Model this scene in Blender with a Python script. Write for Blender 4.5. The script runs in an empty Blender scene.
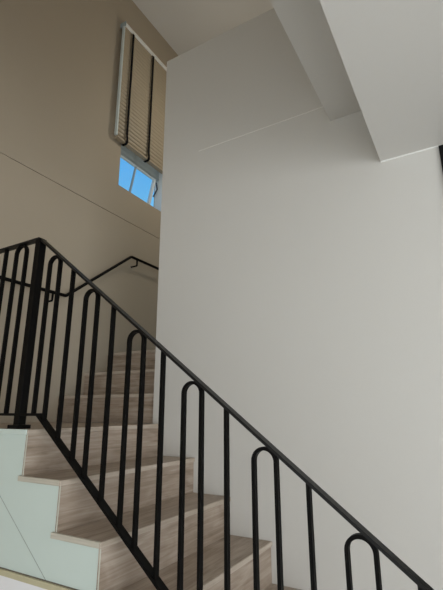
import bpy, bmesh, math, random
from mathutils import Vector, Matrix
random.seed(7)
C = bpy.context.scene.collection
EZ = 1.4285                      # eye height above the floor; all z below are given relative to the eye

# ------------------------------------------------------------------ materials
def new_mat(name):
    m = bpy.data.materials.new(name); m.use_nodes = True
    return m, m.node_tree, m.node_tree.nodes['Principled BSDF']

def plain(name, col, rough=.6, metal=0., bump=0., scale=60., var=.03, spec=.5):
    m, nt, b = new_mat(name)
    b.inputs['Roughness'].default_value = rough
    b.inputs['Metallic'].default_value = metal
    b.inputs['Specular IOR Level'].default_value = spec
    tc = nt.nodes.new('ShaderNodeTexCoord')
    nz = nt.nodes.new('ShaderNodeTexNoise'); nz.inputs['Scale'].default_value = scale; nz.inputs['Detail'].default_value = 4
    nt.links.new(tc.outputs['Object'], nz.inputs['Vector'])
    mx = nt.nodes.new('ShaderNodeMix'); mx.data_type = 'RGBA'
    mx.inputs['A'].default_value = (*[c*(1-var) for c in col], 1); mx.inputs['B'].default_value = (*[min(1, c*(1+var)) for c in col], 1)
    nt.links.new(nz.outputs['Fac'], mx.inputs['Factor']); nt.links.new(mx.outputs['Result'], b.inputs['Base Color'])
    if bump:
        bp = nt.nodes.new('ShaderNodeBump'); bp.inputs['Strength'].default_value = bump; bp.inputs['Distance'].default_value = .002
        nt.links.new(nz.outputs['Fac'], bp.inputs['Height']); nt.links.new(bp.outputs['Normal'], b.inputs['Normal'])
    return m

def wood(name, dark, mid, light, rough=.45, along='x'):
    """greyish oak planks, grain along X"""
    m, nt, b = new_mat(name); N = nt.nodes.new; L = nt.links.new
    tc = N('ShaderNodeTexCoord'); oi = N('ShaderNodeObjectInfo')
    mul = N('ShaderNodeMath'); mul.operation = 'MULTIPLY'; mul.inputs[1].default_value = 37.
    L(oi.outputs['Random'], mul.inputs[0])
    add = N('ShaderNodeVectorMath'); add.operation = 'ADD'
    L(tc.outputs['Object'], add.inputs[0]); L(mul.outputs[0], add.inputs[1])
    mp = N('ShaderNodeMapping'); mp.inputs['Scale'].default_value = (1.6, 40, 40) if along == 'x' else (40, 1.6, 40); L(add.outputs[0], mp.inputs['Vector'])
    n1 = N('ShaderNodeTexNoise'); n1.inputs['Scale'].default_value = 1.6; n1.inputs['Detail'].default_value = 6; n1.inputs['Roughness'].default_value = .62
    n1.inputs['Distortion'].default_value = .9
    L(mp.outputs[0], n1.inputs['Vector'])
    mp2 = N('ShaderNodeMapping'); mp2.inputs['Scale'].default_value = (2.2, 7, 7) if along == 'x' else (7, 2.2, 7); L(add.outputs[0], mp2.inputs['Vector'])
    n2 = N('ShaderNodeTexNoise'); n2.inputs['Scale'].default_value = 1.3; n2.inputs['Detail'].default_value = 3; n2.inputs['Distortion'].default_value = 1.5; L(mp2.outputs[0], n2.inputs['Vector'])
    mm = N('ShaderNodeMath'); mm.operation = 'MULTIPLY_ADD'; mm.inputs[1].default_value = .55; L(n1.outputs['Fac'], mm.inputs[0])
    m2 = N('ShaderNodeMath'); m2.operation = 'MULTIPLY'; m2.inputs[1].default_value = .45; L(n2.outputs['Fac'], m2.inputs[0]); L(m2.outputs[0], mm.inputs[2])
    cr = N('ShaderNodeValToRGB'); e = cr.color_ramp.elements
    e[0].position = .345; e[0].color = (*dark, 1); e[1].position = .655; e[1].color = (*light, 1)
    k = cr.color_ramp.elements.new(.5); k.color = (*mid, 1)
    L(mm.outputs[0], cr.inputs['Fac']); L(cr.outputs['Color'], b.inputs['Base Color'])
    bp = N('ShaderNodeBump'); bp.inputs['Strength'].default_value = .15; bp.inputs['Distance'].default_value = .001
    L(n1.outputs['Fac'], bp.inputs['Height']); L(bp.outputs['Normal'], b.inputs['Normal'])
    b.inputs['Roughness'].default_value = rough
    return m

M = {}
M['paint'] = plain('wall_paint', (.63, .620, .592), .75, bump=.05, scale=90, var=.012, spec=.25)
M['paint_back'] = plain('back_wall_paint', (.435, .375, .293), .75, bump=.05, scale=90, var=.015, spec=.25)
M['ceil'] = plain('ceiling_paint', (.62, .605, .575), .8, scale=40, var=.01, spec=.2)
M['panel'] = plain('side_panel_paint', (.585, .675, .642), .5, scale=8, var=.01, spec=.4)
M['caulk'] = plain('joint_filler', (.84, .84, .82), .6, scale=50, var=.02)
M['bead'] = plain('pale_joint_bead', (.60, .60, .53), .6)
M['bead2'] = plain('wall_joint', (.80, .79, .76), .6)
M['gap'] = plain('shadow_gap', (.16, .14, .11), .9)
M['tan_trim'] = plain('tan_wood_trim', (.50, .46, .31), .5, scale=30, var=.08)
M['ledge'] = plain('white_ledge', (.80, .80, .83), .4, scale=20, var=.02)
M['floor'] = plain('light_floor_tile', (.76, .75, .72), .35, scale=6, var=.03)
OAK = ((.232, .178, .130), (.362, .290, .230), (.49, .415, .35))
M['oak'] = wood('grey_oak', *OAK)
M['oak_y'] = wood('grey_oak_cross', *OAK, along='y')
M['nose'] = wood('grey_oak_nosing', (.36, .30, .235), (.47, .40, .33), (.58, .51, .44))
M['cap'] = wood('pale_oak_edge', (.40, .37, .31), (.50, .47, .40), (.60, .56, .49), along='y')
M['nose_y'] = wood('grey_oak_nosing_cross', (.36, .30, .235), (.47, .40, .33), (.58, .51, .44), along='y')
M['black'] = plain('black_metal', (.0028, .0025, .0023), .5, metal=.0, bump=.05, scale=300, var=.1, spec=.09)
M['black_rail'] = plain('black_handrail_metal', (.006, .0058, .0056), .40, bump=.05, scale=300, var=.1, spec=.22)
M['door'] = plain('black_door', (.004, .004, .004), .5, spec=.2)
M['slat'] = plain('cream_slat', (.38, .315, .225), .5, scale=20, var=.04)
M['headrail'] = plain('white_headrail', (.88, .88, .86), .4)
M['side'] = plain('painted_light_spill', (.62, .70, .71), .4)  # pale colour stands in for window light spilling beside the blind
M['tape'] = plain('black_tape', (.008, .008, .009), .9, scale=400, spec=.1)
M['sash_white'] = plain('white_sash', (.80, .86, .90), .35, scale=50, var=.02)
M['alu'] = plain('grey_window_frame', (.40, .48, .52), .35, scale=50, var=.02)
M['joint'] = plain('grey_joint', (.30, .34, .32), .6)
M['stay'] = plain('dark_stay', (.05, .06, .09), .4)
def glass(name):
    m, nt, b = new_mat(name)
    out = nt.nodes['Material Output']; nt.nodes.remove(b)
    t = nt.nodes.new('ShaderNodeBsdfTransparent'); t.inputs['Color'].default_value = (.94, .97, .98, 1)
    g = nt.nodes.new('ShaderNodeBsdfGlossy'); g.inputs['Roughness'].default_value = .03
    mx = nt.nodes.new('ShaderNodeMixShader')
    mx.inputs[0].default_value = .04; nt.links.new(t.outputs[0], mx.inputs[1]); nt.links.new(g.outputs[0], mx.inputs[2])
    nt.links.new(mx.outputs[0], out.inputs['Surface'])
    return m
M['glass'] = glass('window_glass')

# ------------------------------------------------------------------ mesh helpers (coordinates: x, y, z relative to the eye)
class MB:
    def __init__(s): s.bm = bmesh.new()
    def box(s, x0, x1, y0, y1, z0, z1, bev=0.):
        r = bmesh.ops.create_cube(s.bm, size=1)
        for v in r['verts']:
            v.co = Vector(((x0+x1)/2 + v.co.x*(x1-x0), (y0+y1)/2 + v.co.y*(y1-y0), (z0+z1)/2 + v.co.z*(z1-z0)))
        if bev:
            ed = list({e for v in r['verts'] for e in v.link_edges})
            bmesh.ops.bevel(s.bm, geom=ed, offset=bev, segments=2, affect='EDGES', profile=.5)
        return s
    def prism(s, prof, a0, a1, axis='x'):
        """closed profile extruded along one axis; profile of (y,z) for x, (x,z) for y"""
        def P(a, p): return Vector((a, p[0], p[1])) if axis == 'x' else Vector((p[0], a, p[1]))
        A = [s.bm.verts.new(P(a0, p)) for p in prof]; B = [s.bm.verts.new(P(a1, p)) for p in prof]
        s.bm.faces.new(A); s.bm.faces.new(B[::-1]); n = len(prof)
        for i in range(n): s.bm.faces.new((A[i], B[i], B[(i+1) % n], A[(i+1) % n]))
        return s
    def sweep(s, pts, w, t, side):
        """a flat bar (w along `side`, t across) along a path lying in the plane normal to side"""
        pts = [Vector(p) for p in pts]; side = Vector(side).normalized(); rings = []
        for i, p in enumerate(pts):
            d0 = (p-pts[i-1]).normalized() if i else None
            d1 = (pts[i+1]-p).normalized() if i < len(pts)-1 else None
            if d0 is None: d = d1; k = 1
            elif d1 is None: d = d0; k = 1
            else:
                d = (d0+d1).normalized(); k = 1/max(.4, d.dot(d0))
            n = d.cross(side).normalized()*k
            rings.append([s.bm.verts.new(p+side*a*w/2+n*b*t/2) for a, b in ((-1, -1), (1, -1), (1, 1), (-1, 1))])
        for r0, r1 in zip(rings, rings[1:]):
            for j in range(4): s.bm.faces.new((r0[j], r0[(j+1) % 4], r1[(j+1) % 4], r1[j]))
        s.bm.faces.new(rings[0][::-1]); s.bm.faces.new(rings[-1])
        return s
    def tube(s, pts, r, n=12):
        pts = [Vector(p) for p in pts]; rings = []
        for i, p in enumerate(pts):
            d0 = (p-pts[i-1]).normalized() if i else (pts[1]-p).normalized()
            d1 = (pts[i+1]-p).normalized() if i < len(pts)-1 else d0
            d = (d0+d1).normalized()
            a = d.cross(Vector((0, 0, 1)));  a = a.normalized() if a.length > .1 else Vector((1, 0, 0))
            b = d.cross(a).normalized()
            rings.append([s.bm.verts.new(p+(a*math.cos(2*math.pi*j/n)+b*math.sin(2*math.pi*j/n))*r) for j in range(n)])
        for r0, r1 in zip(rings, rings[1:]):
            for j in range(n): s.bm.faces.new((r0[j], r0[(j+1) % n], r1[(j+1) % n], r1[j]))
        s.bm.faces.new(rings[0][::-1]); s.bm.faces.new(rings[-1])
        return s
    def build(s, name, mat, parent=None, smooth=False):
        bmesh.ops.recalc_face_normals(s.bm, faces=s.bm.faces)
        org = Vector((0, 0, 0))
        p = parent
        if p is not None:
            org = world_loc(p)
            off = Vector((0, 0, EZ)) - org
        else:
            off = Vector((0, 0, EZ))
        for v in s.bm.verts: v.co += off
        if p is None:   # put the origin at the mesh's base centre
            xs = [v.co.x for v in s.bm.verts]; ys = [v.co.y for v in s.bm.verts]; zs = [v.co.z for v in s.bm.verts]
            org = Vector(((min(xs)+max(xs))/2, (min(ys)+max(ys))/2, min(zs)))
            for v in s.bm.verts: v.co -= org
        me = bpy.data.meshes.new(name); s.bm.to_mesh(me); s.bm.free()
        if smooth:
            for f in me.polygons: f.use_smooth = True
        me.materials.append(mat)
        o = bpy.data.objects.new(name, me); C.objects.link(o)
        if p is None: o.location = org
        else: o.parent = p
        return o
def world_loc(o):
    v = Vector(o.location)
    while o.parent: o = o.parent; v += Vector(o.location)
    return v
def thing(name, label, cat, loc, group=None):
    o = bpy.data.objects.new(name, None); C.objects.link(o); o.empty_display_size = .1
    o.location = (loc[0], loc[1], loc[2]+EZ)
    if label: o['label'] = label
    if cat: o['category'] = cat
    if group: o['group'] = group
    return o
def struct(o, label=None, cat=None):
    o['kind'] = 'structure'
    if label: o['label'] = label
    if cat: o['category'] = cat
    return o
def bx(name, mat, parent, *a, bev=0.): return MB().box(*a, bev=bev).build(name, mat, parent)

# ------------------------------------------------------------------ measures
XL, XW = 1.2733, 2.2603          # open left end of the treads, wall to the right of the flight
Y0, G, Z0, R = 1.7412, .2454, -.081, .1925
YC, YB = 1.8311, 2.7911          # end of the right wall, back wall
FZ = -EZ                         # floor
CZ = 4.5786                      # ceiling of the stairwell
PT = 2.811                       # top of the right wall (parapet of the upper floor)
S1Y, S1Z, S2Y, S2Z = .2705, 1.3528, .5314, 1.7221
RX0, RY0, RX1 = -3.2, -3.6, 3.95  # the room's far sides
XP = 1.286                       # side panel's face
WX0, WX1, WZ0, WZ1 = 2.757, 3.50, 2.1895, 3.98   # window opening in the back wall

# ------------------------------------------------------------------ the room
struct(bx('floor', M['floor'], None, RX0-.2, RX1+.2, RY0-.2, YB+.2, FZ-.1, FZ), 'pale floor of the lower room in front of the stairs', 'floor')
b = MB()      # back wall with the window opening and a thin groove at mid height
gz0, gz1 = 1.8500, 1.8570
t = .16
def wallxz(b, x0, x1, z0, z1, y0=YB, y1=YB+t): b.box(x0, x1, y0, y1, z0, z1)
wallxz(b, RX0-.2, RX1+.2, FZ-.1, gz0); wallxz(b, RX0-.2, RX1+.2, gz0, gz1, YB+.010, YB+t)
wallxz(b, RX0-.2, RX1+.2, gz1, WZ0); wallxz(b, RX0-.2, WX0, WZ0, WZ1); wallxz(b, WX1, RX1+.2, WZ0, WZ1); wallxz(b, RX0-.2, RX1+.2, WZ1, CZ+.2)
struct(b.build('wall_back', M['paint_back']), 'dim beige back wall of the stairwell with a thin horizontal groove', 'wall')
b = MB()      # right wall: an L outline, the high part is the parapet of the floor above
b.prism([(RY0-.2, FZ-.1), (YC, FZ-.1), (YC, PT), (S2Y-.1, PT), (S2Y-.1, S2Z+.3), (RY0-.2, S2Z+.3)], XW, XW+.11)
struct(b.build('wall_right', M['paint']), 'tall off-white wall beside the stairs ending in a free corner', 'wall')
struct(bx('ceiling', M['ceil'], None, RX0-.2, RX1+.2, S2Y-.3, YB+t, CZ, CZ+.12), 'high pale ceiling above the stairwell', 'ceiling')
struct(bx('ceiling_low', M['ceil'], None, RX0-.2, XW+.0, RY0-.2, S1Y, S1Z, S2Z+.25), 'broad low ceiling slab over the lower room, its edge crossing to the right wall', 'ceiling')
struct(bx('ceiling_beam', M['ceil'], None, RX0-.2, XW+.0, S1Y, S2Y, S2Z, S2Z+.25), 'narrow raised strip of ceiling between low slab and stairwell', 'ceiling beam')
struct(bx('wall_upper', M['paint'], None, RX0-.2, RX1+.2, S2Y-.25, S2Y-.12, S2Z+.25, CZ), None, None)
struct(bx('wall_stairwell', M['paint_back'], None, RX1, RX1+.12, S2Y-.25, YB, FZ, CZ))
# lower room: window walls to the left and behind the camera, where the daylight comes from
b = MB()
LY0, LY1, LZ0, LZ1 = -2.6, 2.3, FZ+.25, FZ+2.45
b.box(RX0-.15, RX0, RY0-.2, LY0, FZ, CZ).box(RX0-.15, RX0, LY1, YB, FZ, CZ).box(RX0-.15, RX0, LY0, LY1, FZ, LZ0).box(RX0-.15, RX0, LY0, LY1, LZ1, CZ)
struct(b.build('wall_left', M['paint']))
b = MB()
FX0, FX1, FZ1 = -2.4, 1.6, FZ+2.45
b.box(RX0, FX0, RY0-.15, RY0, FZ, S1Z).box(FX1, XW, RY0-.15, RY0, FZ, S1Z).box(FX0, FX1, RY0-.15, RY0, FZ1, S1Z)
struct(b.build('wall_front', M['paint']))
def big_window(name, axis, c, a0, a1, z0, z1, n):
    e = thing(name, None, None, (c, (a0+a1)/2, z0) if axis == 'x' else ((a0+a1)/2, c, z0)); struct(e)
    f = MB(); w = .05
    def bb(m, p0, p1, q0, q1, th):
        m.box(c-th/2, c+th/2, p0, p1, q0, q1) if axis == 'x' else m.box(p0, p1, c-th/2, c+th/2, q0, q1)
    bb(f, a0, a1, z0, z0+w, .06); bb(f, a0, a1, z1-w, z1, .06)
    for i in range(n+1):
        p = a0 + w/2 + (a1-a0-w)*i/n
        bb(f, p-w/2, p+w/2, z0+w, z1-w, .06)
    f.build('window_frame', M['alu'], e)
    for i in range(n):
        p0 = a0+w+(a1-a0-w)*i/n; p1 = a0+(a1-a0-w)*(i+1)/n
        g = MB(); bb(g, p0, p1, z0+w, z1-w, .006); g.build('window_pane', M['glass'], e)
big_window('window_2', 'x', RX0-.07, LY0, LY1, LZ0, LZ1, 3)
big_window('window_3', 'y', RY0-.07, FX0, FX1, FZ, FZ1, 4)
b = MB(); HY0, HY1, HZ0, HZ1, HX = .9, 2.4, 2.35, 3.75, -1.9      # added unseen high wall dimming the stairwell, with an added window for its fill
b.box(HX-.1, HX, S2Y-.12, HY0, 1.05, CZ).box(HX-.1, HX, HY1, YB, 1.05, CZ).box(HX-.1, HX, HY0, HY1, 1.05, HZ0).box(HX-.1, HX, HY0, HY1, HZ1, CZ)
struct(b.build('wall_light_block', M['paint_back']))
big_window('window_added', 'x', HX-.06, HY0, HY1, HZ0, HZ1, 2)  # added opening around the high fill light
# joints and trims
struct(bx('trim_1', M['bead2'], None, XW-.003, XW+.001, S2Y-.05, 1.50, 1.8385, 1.8445), 'thin pale horizontal joint line high on the right wall', 'wall joint')
struct(bx('trim_2', M['caulk'], None, XW-.005, XW+.001, -3, S1Y, S1Z-.006, S1Z+.001), 'thin pale bead where the low ceiling meets the right wall', 'bead')
# black framed door at the right wall, almost out of the picture
d = thing('door_1', 'tall black door by the right wall, only its upper corner in view', 'door', (XW-.02, -.47, FZ)); struct(d)
f = MB(); f.box(XW-.012, XW, -.07, -.022, FZ, 1.346).box(XW-.012, XW, -.92, -.872, FZ, 1.346).box(XW-.012, XW, -.872, -.07, 1.30, 1.346)
f.build('door_frame', M['door'], d)
bx('door_panel', M['door'], d, XW-.008, XW, -.872, -.07, FZ, 1.30)
MB().tube([(XW-.05, -.80, -.45), (XW-.05, -.80, -.30)], .009).box(XW-.05, XW-.006, -.806, -.794, -.45, -.43).box(XW-.05, XW-.006, -.806, -.794, -.32, -.30).build('door_handle', M['black'], d)

# ------------------------------------------------------------------ lower flight
NST = 6
st = thing('staircase', 'lower flight of grey oak stairs with white side wall, rising to the landing', 'staircase', ((XL+XW)/2, 1.0, FZ))
TH = .022
def Yk(k): return Y0-k*G
def Zk(k): return Z0-k*R
prof = [(YB-.001, FZ), (YB-.001, Z0-TH), (Y0+.012, Z0-TH)]
for k in range(1, NST+1):
    prof += [(Yk(k-1)+.012, Zk(k)-TH), (Yk(k)+.012, Zk(k)-TH)]
prof += [(Yk(NST)+.012, FZ)]
MB().prism(prof, XP, XW-.0005).build('side_panel', M['panel'], st)
for k in range(1, NST+1):
    q = MB().box(XP, XW-.001, Yk(k)+.010, Yk(k)+G+.012, Zk(k)-TH, Zk(k))
    t_ = q.build('tread', M['oak'], st)
    bx('nosing', M['nose'], t_, XL, XW-.001, Yk(k), Yk(k)+.010, Zk(k)-TH, Zk(k), bev=.002)
    bx('end_strip', M['cap'], t_, XL, XP, Yk(k)+.010, Yk(k)+G+.030, Zk(k)-TH, Zk(k), bev=.002)   # runs past the next riser
for k in range(0, NST+1):
    zb = Zk(k+1) if k < NST else FZ
    rs_ = bx('riser', M['oak'], st, XP-.002, XW-.001, Yk(k)+.009, Yk(k)+.019, zb, Zk(k)-TH)
    bx('joint_bead', M['bead'], rs_, XP-.0035, XP-.002, Yk(k)+.007, Yk(k)+.012, zb, Zk(k)-TH)
ld = MB().box(XP, XW-.001, Y0+.010, YB-.001, Z0-TH, Z0).build('landing_deck', M['oak'], st)
bx('nosing', M['nose'], ld, XL+.006, XW-.001, Y0, Y0+.010, Z0-TH, Z0, bev=.002)
o = bx('edge_trim', M['panel'], st, XL, XP-.0005, Y0+.010, YB-.001, Z0-TH, Z0+.001, bev=.002); o['label'] = 'white painted landing edge'
# slanted joint in the side wall, parallel to the flight
dz = .768
MB().sweep([(XP, 1.543, -.640), (XP, 2.23, -.640+dz*(2.23-1.543))], .0012, .0026, (1, 0, 0)).build('panel_joint', M['joint'], st)
# tan strip and white ledge at the foot of the side wall
struct(bx('trim_3', M['tan_trim'], None, XP-.010, XP-.0005, .9, YB-.001, -.664, -.6425), 'tan wooden strip along the foot of the white side wall', 'trim')
struct(bx('trim_4', M['gap'], None, XP-.003, XP-.0005, .9, YB-.001, -.6425, -.639), 'dark gap above the tan strip', 'trim')
struct(bx('trim_5', M['ledge'], None, XP-.009, XP-.0005, .9, YB-.001, FZ, -.664), 'white board below the tan strip on the side wall of the stairs', 'trim')

# ------------------------------------------------------------------ upper flight, turning to the right behind the wall
up = thing('staircase', 'upper flight of grey oak stairs between back wall and corner of the right wall', 'staircase', (XW+.3, (YC+YB)/2, Z0))
XU = 2.2724; GU = .2472
def Xk(k): return XU+(k-1)*GU
up_core = [(XU+.018, FZ), (XU+.018, Z0+R-TH)]
for k in (2, 3): up_core += [(Xk(k)+.018, Z0+(k-1)*R-TH), (Xk(k)+.018, Z0+k*R-TH)]
up_core += [(RX1-.001, Z0+3*R-TH), (RX1-.001, FZ)]
MB().prism(up_core, YC+.001, YB-.001, 'y').build('stair_base', M['panel'], up)
for k in (1, 2):
    t_ = MB().box(Xk(k)+.010, Xk(k)+GU+.018, YC+.001, YB-.001, Z0+k*R-TH, Z0+k*R).build('tread', M['oak_y'], up)
    bx('nosing', M['nose_y'], t_, Xk(k), Xk(k)+.010, YC+.001, YB-.001, Z0+k*R-TH, Z0+k*R, bev=.002)
t_ = MB().box(Xk(3)+.010, RX1-.001, YC+.001, YB-.001, Z0+3*R-TH, Z0+3*R).build('landing_deck', M['oak_y'], up)
bx('nosing', M['nose_y'], t_, Xk(3), Xk(3)+.010, YC+.001, YB-.001, Z0+3*R-TH, Z0+3*R, bev=.002)
for k in (1, 2, 3):
    bx('riser', M['oak_y'], up, Xk(k)+.008, Xk(k)+.018, YC+.001, YB-.001, Z0+(k-1)*R+.0005, Z0+k*R-TH)

# ------------------------------------------------------------------ balustrade
XR = 1.334; YP = 1.890; ZR = .8962; SL = .7718
YBK = 1.7521; ZBK = -.0102
YN = 1.890; RW, RT = .034, .010
bl = thing('balustrade', 'black metal balustrade with arched bars on the open side of the stairs', 'balustrade', (XR, YP, Z0))
YE = .02
def ztop(y): return ZR if y >= YP else ZR-SL*(YP-y)          # upper face of the hand rail
def zbot(y): return ZBK if y >= YBK else ZBK-SL*(YBK-y)      # upper face of the bottom rail
c = math.cos(math.atan(SL))
ht = RT/2
MB().sweep([(XR, YB-.002, ZR-ht), (XR, YP, ZR-ht), (XR, YE, ztop(YE)-ht/c)], RW, RT, (1, 0, 0)).build('handrail', M['black_rail'], bl)
bt = .012
MB().sweep([(XR, YB-.002, ZBK-bt/2), (XR, YBK, ZBK-bt/2), (XR, YE, zbot(YE)-bt/2/c)], RW, bt, (1, 0, 0)).build('bottom_rail', M['black'], bl)
np_ = bx('newel_post', M['black'], bl, XR-.020, XR+.020, YN-.020, YN+.020, Z0, ZR-RT, bev=.002)
bx('base_plate', M['black'], np_, XR-.037, XR+.037, YN-.037, YN+.037, Z0, Z0+.018, bev=.002)
bx('newel_post', M['black'], bl, XR-.018, XR+.018, YE-.018, YE+.018, FZ, ztop(YE)+.005, bev=.002)
BW, BT = .0205, .0115
def zund(y): return ztop(y) - (RT if y >= YP else RT/c)
def straight(y):
    MB().sweep([(XR, y, zbot(y)-.006), (XR, y, zund(y)+.004)], BW, BT, (1, 0, 0)).build('baluster', M['black'], bl)
def arch(y, Rr):
    s = 0 if y > YP else SL
    zc = zund(y) - (Rr+BT/2)*math.sqrt(1+s*s) + .002
    pts = [(XR, y+Rr, zbot(y+Rr)-.006), (XR, y+Rr, zc)]
    for i in range(1, 20):
        a = math.pi*i/20
        pts.append((XR, y+Rr*math.cos(a), zc+Rr*math.sin(a)))
    pts += [(XR, y-Rr, zc), (XR, y-Rr, zbot(y-Rr)-.006)]
    MB().sweep(pts, BW, BT, (1, 0, 0)).build('arched_baluster', M['black'], bl)
for k in range(6):
    m = 1.754-.2858*k
    arch(m, .0395); straight(m-.143)
for k in range(3):
    arch(2.046+.285*k, .0435)
    if k < 3: straight(2.188+.285*k)

# ------------------------------------------------------------------ hand rail on the back wall
wr = thing('wall_handrail', 'slim black handrail bracketed to the back wall, climbing with the upper flight', 'handrail', (2.2, YB-.077, .82))
YH = YB-.077
MB().tube([(1.0, YH, .8905), (2.185, YH, .8905), (2.200, YH, .896), (2.912, YH, 1.452), (2.930, YH, 1.4586), (3.80, YH, 1.4586)], .0135).build('rail', M['black'], wr, smooth=True)
for x, z in ((2.07, .8905), (3.006, 1.4586), (1.25, .8905), (3.65, 1.4586)):
    q = MB().tube([(x, YH, z), (x, YH, z-.062), (x, YH+.004, z-.068), (x, YB-.002, z-.069)], .0085)
    q.build('bracket', M['black'], wr, smooth=True)

# ------------------------------------------------------------------ window in the back wall: top hung sash, pushed open
w1 = thing('window_1', 'small blue-sky window under the blind with its sash pushed open', 'window', ((WX0+WX1)/2, YB+.08, WZ0)); struct(w1)
FY0, FY1 = YB+.075, YB+.125
f = MB(); fw = .03
TR0, TR1 = 2.615, 2.79
f.box(WX0, WX0+fw, FY0, FY1, WZ0, WZ1)
bx('jamb_lining', M['sash_white'], w1, WX1-fw, WX1, YB+.004, FY1, WZ0, WZ1)
f.box(WX0+fw, WX1-fw, FY0, FY1, WZ0, WZ0+.02).box(WX0+fw, WX1-fw, FY0, FY1, WZ1-fw, WZ1).box(WX0+fw, WX1-fw, FY0, FY1, TR0, TR1)
f.build('window_frame', M['alu'], w1)
bx('window_pane', M['glass'], w1, WX0+fw, WX1-fw, FY0+.022, FY0+.028, TR1, WZ1-fw)
# sash
SX0, SX1 = WX0+fw+.002, 3.432
SH = .395; ang = math.radians(13)
sash_piv = Vector((0, FY0+.004, TR0+.012))
def tilt(mb):
    for v in mb.bm.verts:
        y, z = v.co.y, v.co.z
        v.co.y = sash_piv.y + y*math.cos(ang) - z*math.sin(ang)
        v.co.z = sash_piv.z + y*math.sin(ang) + z*math.cos(ang)
    return mb
s = MB(); sw = .032
s.box(SX0, SX0+sw, 0, .03, -SH, 0).box(SX1-sw, SX1, 0, .03, -SH, 0).box(SX0+sw, SX1-sw, 0, .03, -.022, 0).box(SX0+sw, SX1-sw, 0, .03, -SH, -SH+.03)
sash = tilt(s).build('sash', M['sash_white'], w1)
MX = 3.096
tilt(MB().box(MX-.006, MX+.006, .002, .028, -SH+.03, -.022)).build('mullion', M['alu'], sash)
for x0, x1 in ((SX0+sw, MX-.009), (MX+.009, SX1-sw)):
    tilt(MB().box(x0, x1, .012, .018, -SH+.03, -.022)).build('pane', M['glass'], sash)
yb_ = sash_piv.y + .30*math.sin(ang)
MB().sweep([(WX1-fw-.008, FY0+.015, 2.50), (WX1-fw-.012, yb_-.01, 2.42)], .008, .014, (1, 0, 0)).sweep([(WX1-fw-.008, FY0+.01, 2.50), (WX1-fw-.008, FY0+.03, 2.60)], .008, .014, (1, 0, 0)).build('stay', M['stay'], w1)

# ------------------------------------------------------------------ venetian blind
YS = YB-.045
BX0, BX1 = 2.632, 3.570
vb = thing('venetian_blind', 'cream venetian blind with black tapes, lowered over the stairwell window', 'blind', ((BX0+BX1)/2, YS, 2.61))
bx('headrail', M['headrail'], vb, BX0, BX1, YS-.03, YB-.002, 4.043, 4.083, bev=.002)
bx('end_bracket', M['alu'], vb, BX0-.012, BX0-.001, YS-.032, YB-.001, 4.033, 4.093, bev=.002)
bx('light_spill_strip', M['side'], vb, BX0-.016, BX0+.002, YS-.020, YS+.010, 2.671, 4.03, bev=.002)  # added strip, painted as the light spill on the wall
bx('bottom_rail', M['slat'], vb, BX0, BX1, YS-.026, YS+.026, 2.645, 2.669, bev=.004)
pitch = .047; n = int((4.03-2.700)/pitch)+1
ta = math.radians(42)
slat_src = None
for i in range(n):
    z = 2.703+i*pitch
    if slat_src is None:
        q = MB(); hw = .025; th = .002
        # arched cross-section, the crown towards the room, room edge up
        uy, uz, vy, vz = math.cos(ta), -math.sin(ta), -math.sin(ta), -math.cos(ta)
        arc = [(hw*(2*j/8-1), .012*(1-(2*j/8-1)**2)-.006) for j in range(9)]
        pr = [(YS+u*uy+v*vy, z+u*uz+v*vz) for u, v in arc] + [(YS+u*uy+(v-th)*vy, z+u*uz+(v-th)*vz) for u, v in arc[::-1]]
        q.prism(pr, BX0+.004, BX1-.004)
        slat_src = q.build('slat', M['slat'], vb); z_src = z
    else:
        o = slat_src.copy(); C.objects.link(o); o.parent = vb; o.location = (0, 0, z-z_src)
for x in (2.755, 3.10, 3.445):
    yf = YS-.029
    pts = [(x, yf, 4.034), (x, yf, 2.735), (x, yf-.006, 2.695), (x, yf-.009, 2.66), (x, yf+.000, 2.640), (x, YS-.01, 2.635), (x, YS+.030, 2.637)]
    MB().sweep(pts, .029, .003, (1, 0, 0)).build('ladder_tape', M['tape'], vb)

# ------------------------------------------------------------------ camera
f_px, pitch_a, yaw, roll = 421.046, .26800, .0015, -.0019
a = math.radians(30)+yaw
F0 = Vector((math.cos(a), math.sin(a), 0)); R0 = Vector((math.sin(a), -math.cos(a), 0)); Zv = Vector((0, 0, 1))
Fw = F0*math.cos(pitch_a)+Zv*math.sin(pitch_a); Uw = -F0*math.sin(pitch_a)+Zv*math.cos(pitch_a); D = -Uw
cr, sr = math.cos(roll), math.sin(roll)
Rx = R0*cr - D*sr; Dx = R0*sr + D*cr
cam = bpy.data.cameras.new('camera'); co = bpy.data.objects.new('camera', cam); C.objects.link(co)
mt = Matrix((Rx, -Dx, -Fw)).transposed().to_4x4(); mt.translation = Vector((0, 0, EZ)); co.matrix_world = mt
cam.sensor_fit = 'HORIZONTAL'; cam.sensor_width = 36; cam.lens = f_px/443*36; cam.clip_start = .02
bpy.context.scene.camera = co

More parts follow.
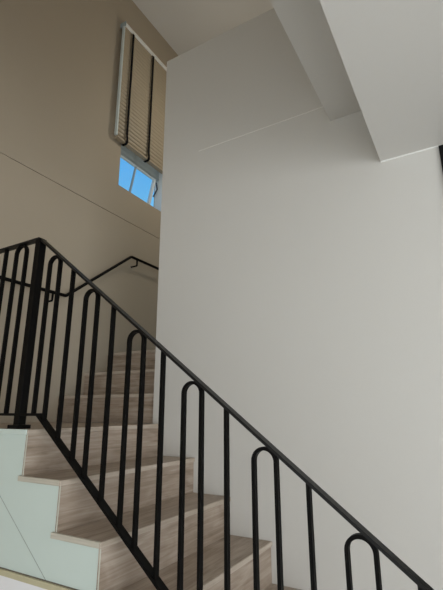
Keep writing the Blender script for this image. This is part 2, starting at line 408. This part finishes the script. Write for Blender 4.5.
# ------------------------------------------------------------------ light: sky outside, daylight through the room's windows, added fills
def area(name, loc, d, sx, sy, power, col):
    l = bpy.data.lights.new(name, 'AREA'); l.shape = 'RECTANGLE'; l.size = sx; l.size_y = sy; l.energy = power; l.color = col
    o = bpy.data.objects.new(name, l); C.objects.link(o); o.location = (loc[0], loc[1], loc[2]+EZ)
    o.rotation_euler = Vector(d).to_track_quat('-Z', 'Y').to_euler()
    return o
pl = bpy.data.lights.new('added_hall_fill', 'POINT'); pl.energy = 16; pl.shadow_soft_size = .15; pl.color = (1, .93, .80)  # added unseen fill, lifts the stairwell ceiling and upper wall
po = bpy.data.objects.new('added_hall_fill', pl); C.objects.link(po); po.location = (3.4, 1.7, 2.9+EZ)
area('daylight_left', (RX0+.03, (LY0+LY1)/2, (LZ0+LZ1)/2), (1, 0, 0), 4.8, 2.1, 61, (.97, .99, 1))
area('added_high_fill', (HX+.02, (HY0+HY1)/2, (HZ0+HZ1)/2), (1, 0, 0), 1.4, 1.3, 6.5, (1, .86, .68))  # added warm fill to brighten the upper right wall
area('daylight_front', ((FX0+FX1)/2, RY0+.03, (FZ+FZ1)/2), (0, 1, 0), 3.9, 2.3, 108, (.98, .99, 1))
w = bpy.data.worlds.new('sky'); bpy.context.scene.world = w; w.use_nodes = True
nt = w.node_tree; bg = nt.nodes['Background']
tc = nt.nodes.new('ShaderNodeTexCoord'); sp = nt.nodes.new('ShaderNodeSeparateXYZ'); rp = nt.nodes.new('ShaderNodeValToRGB')
nt.links.new(tc.outputs['Generated'], sp.inputs[0]); nt.links.new(sp.outputs['Z'], rp.inputs['Fac'])
for p_, c_ in ((0, (.40, .42, .38)), (.25, (.62, .68, .70)), (.42, (.20, .56, .90)), (.56, (.075, .42, .92)), (.70, (.10, .40, .85)), (.9, (.55, .60, .66))):
    e_ = rp.color_ramp.elements.new(p_); e_.color = (*c_, 1)
rp.color_ramp.elements.remove(rp.color_ramp.elements[0]); rp.color_ramp.elements.remove(rp.color_ramp.elements[-1])
nt.links.new(rp.outputs['Color'], bg.inputs['Color']); bg.inputs['Strength'].default_value = 1.0
sc = bpy.context.scene
sc.view_settings.view_transform = 'Standard'; sc.view_settings.look = 'None'; sc.view_settings.exposure = 0.; sc.view_settings.gamma = 1; sc.view_settings.use_curve_mapping = False
sc.cycles.max_bounces = 12; sc.cycles.diffuse_bounces = 8
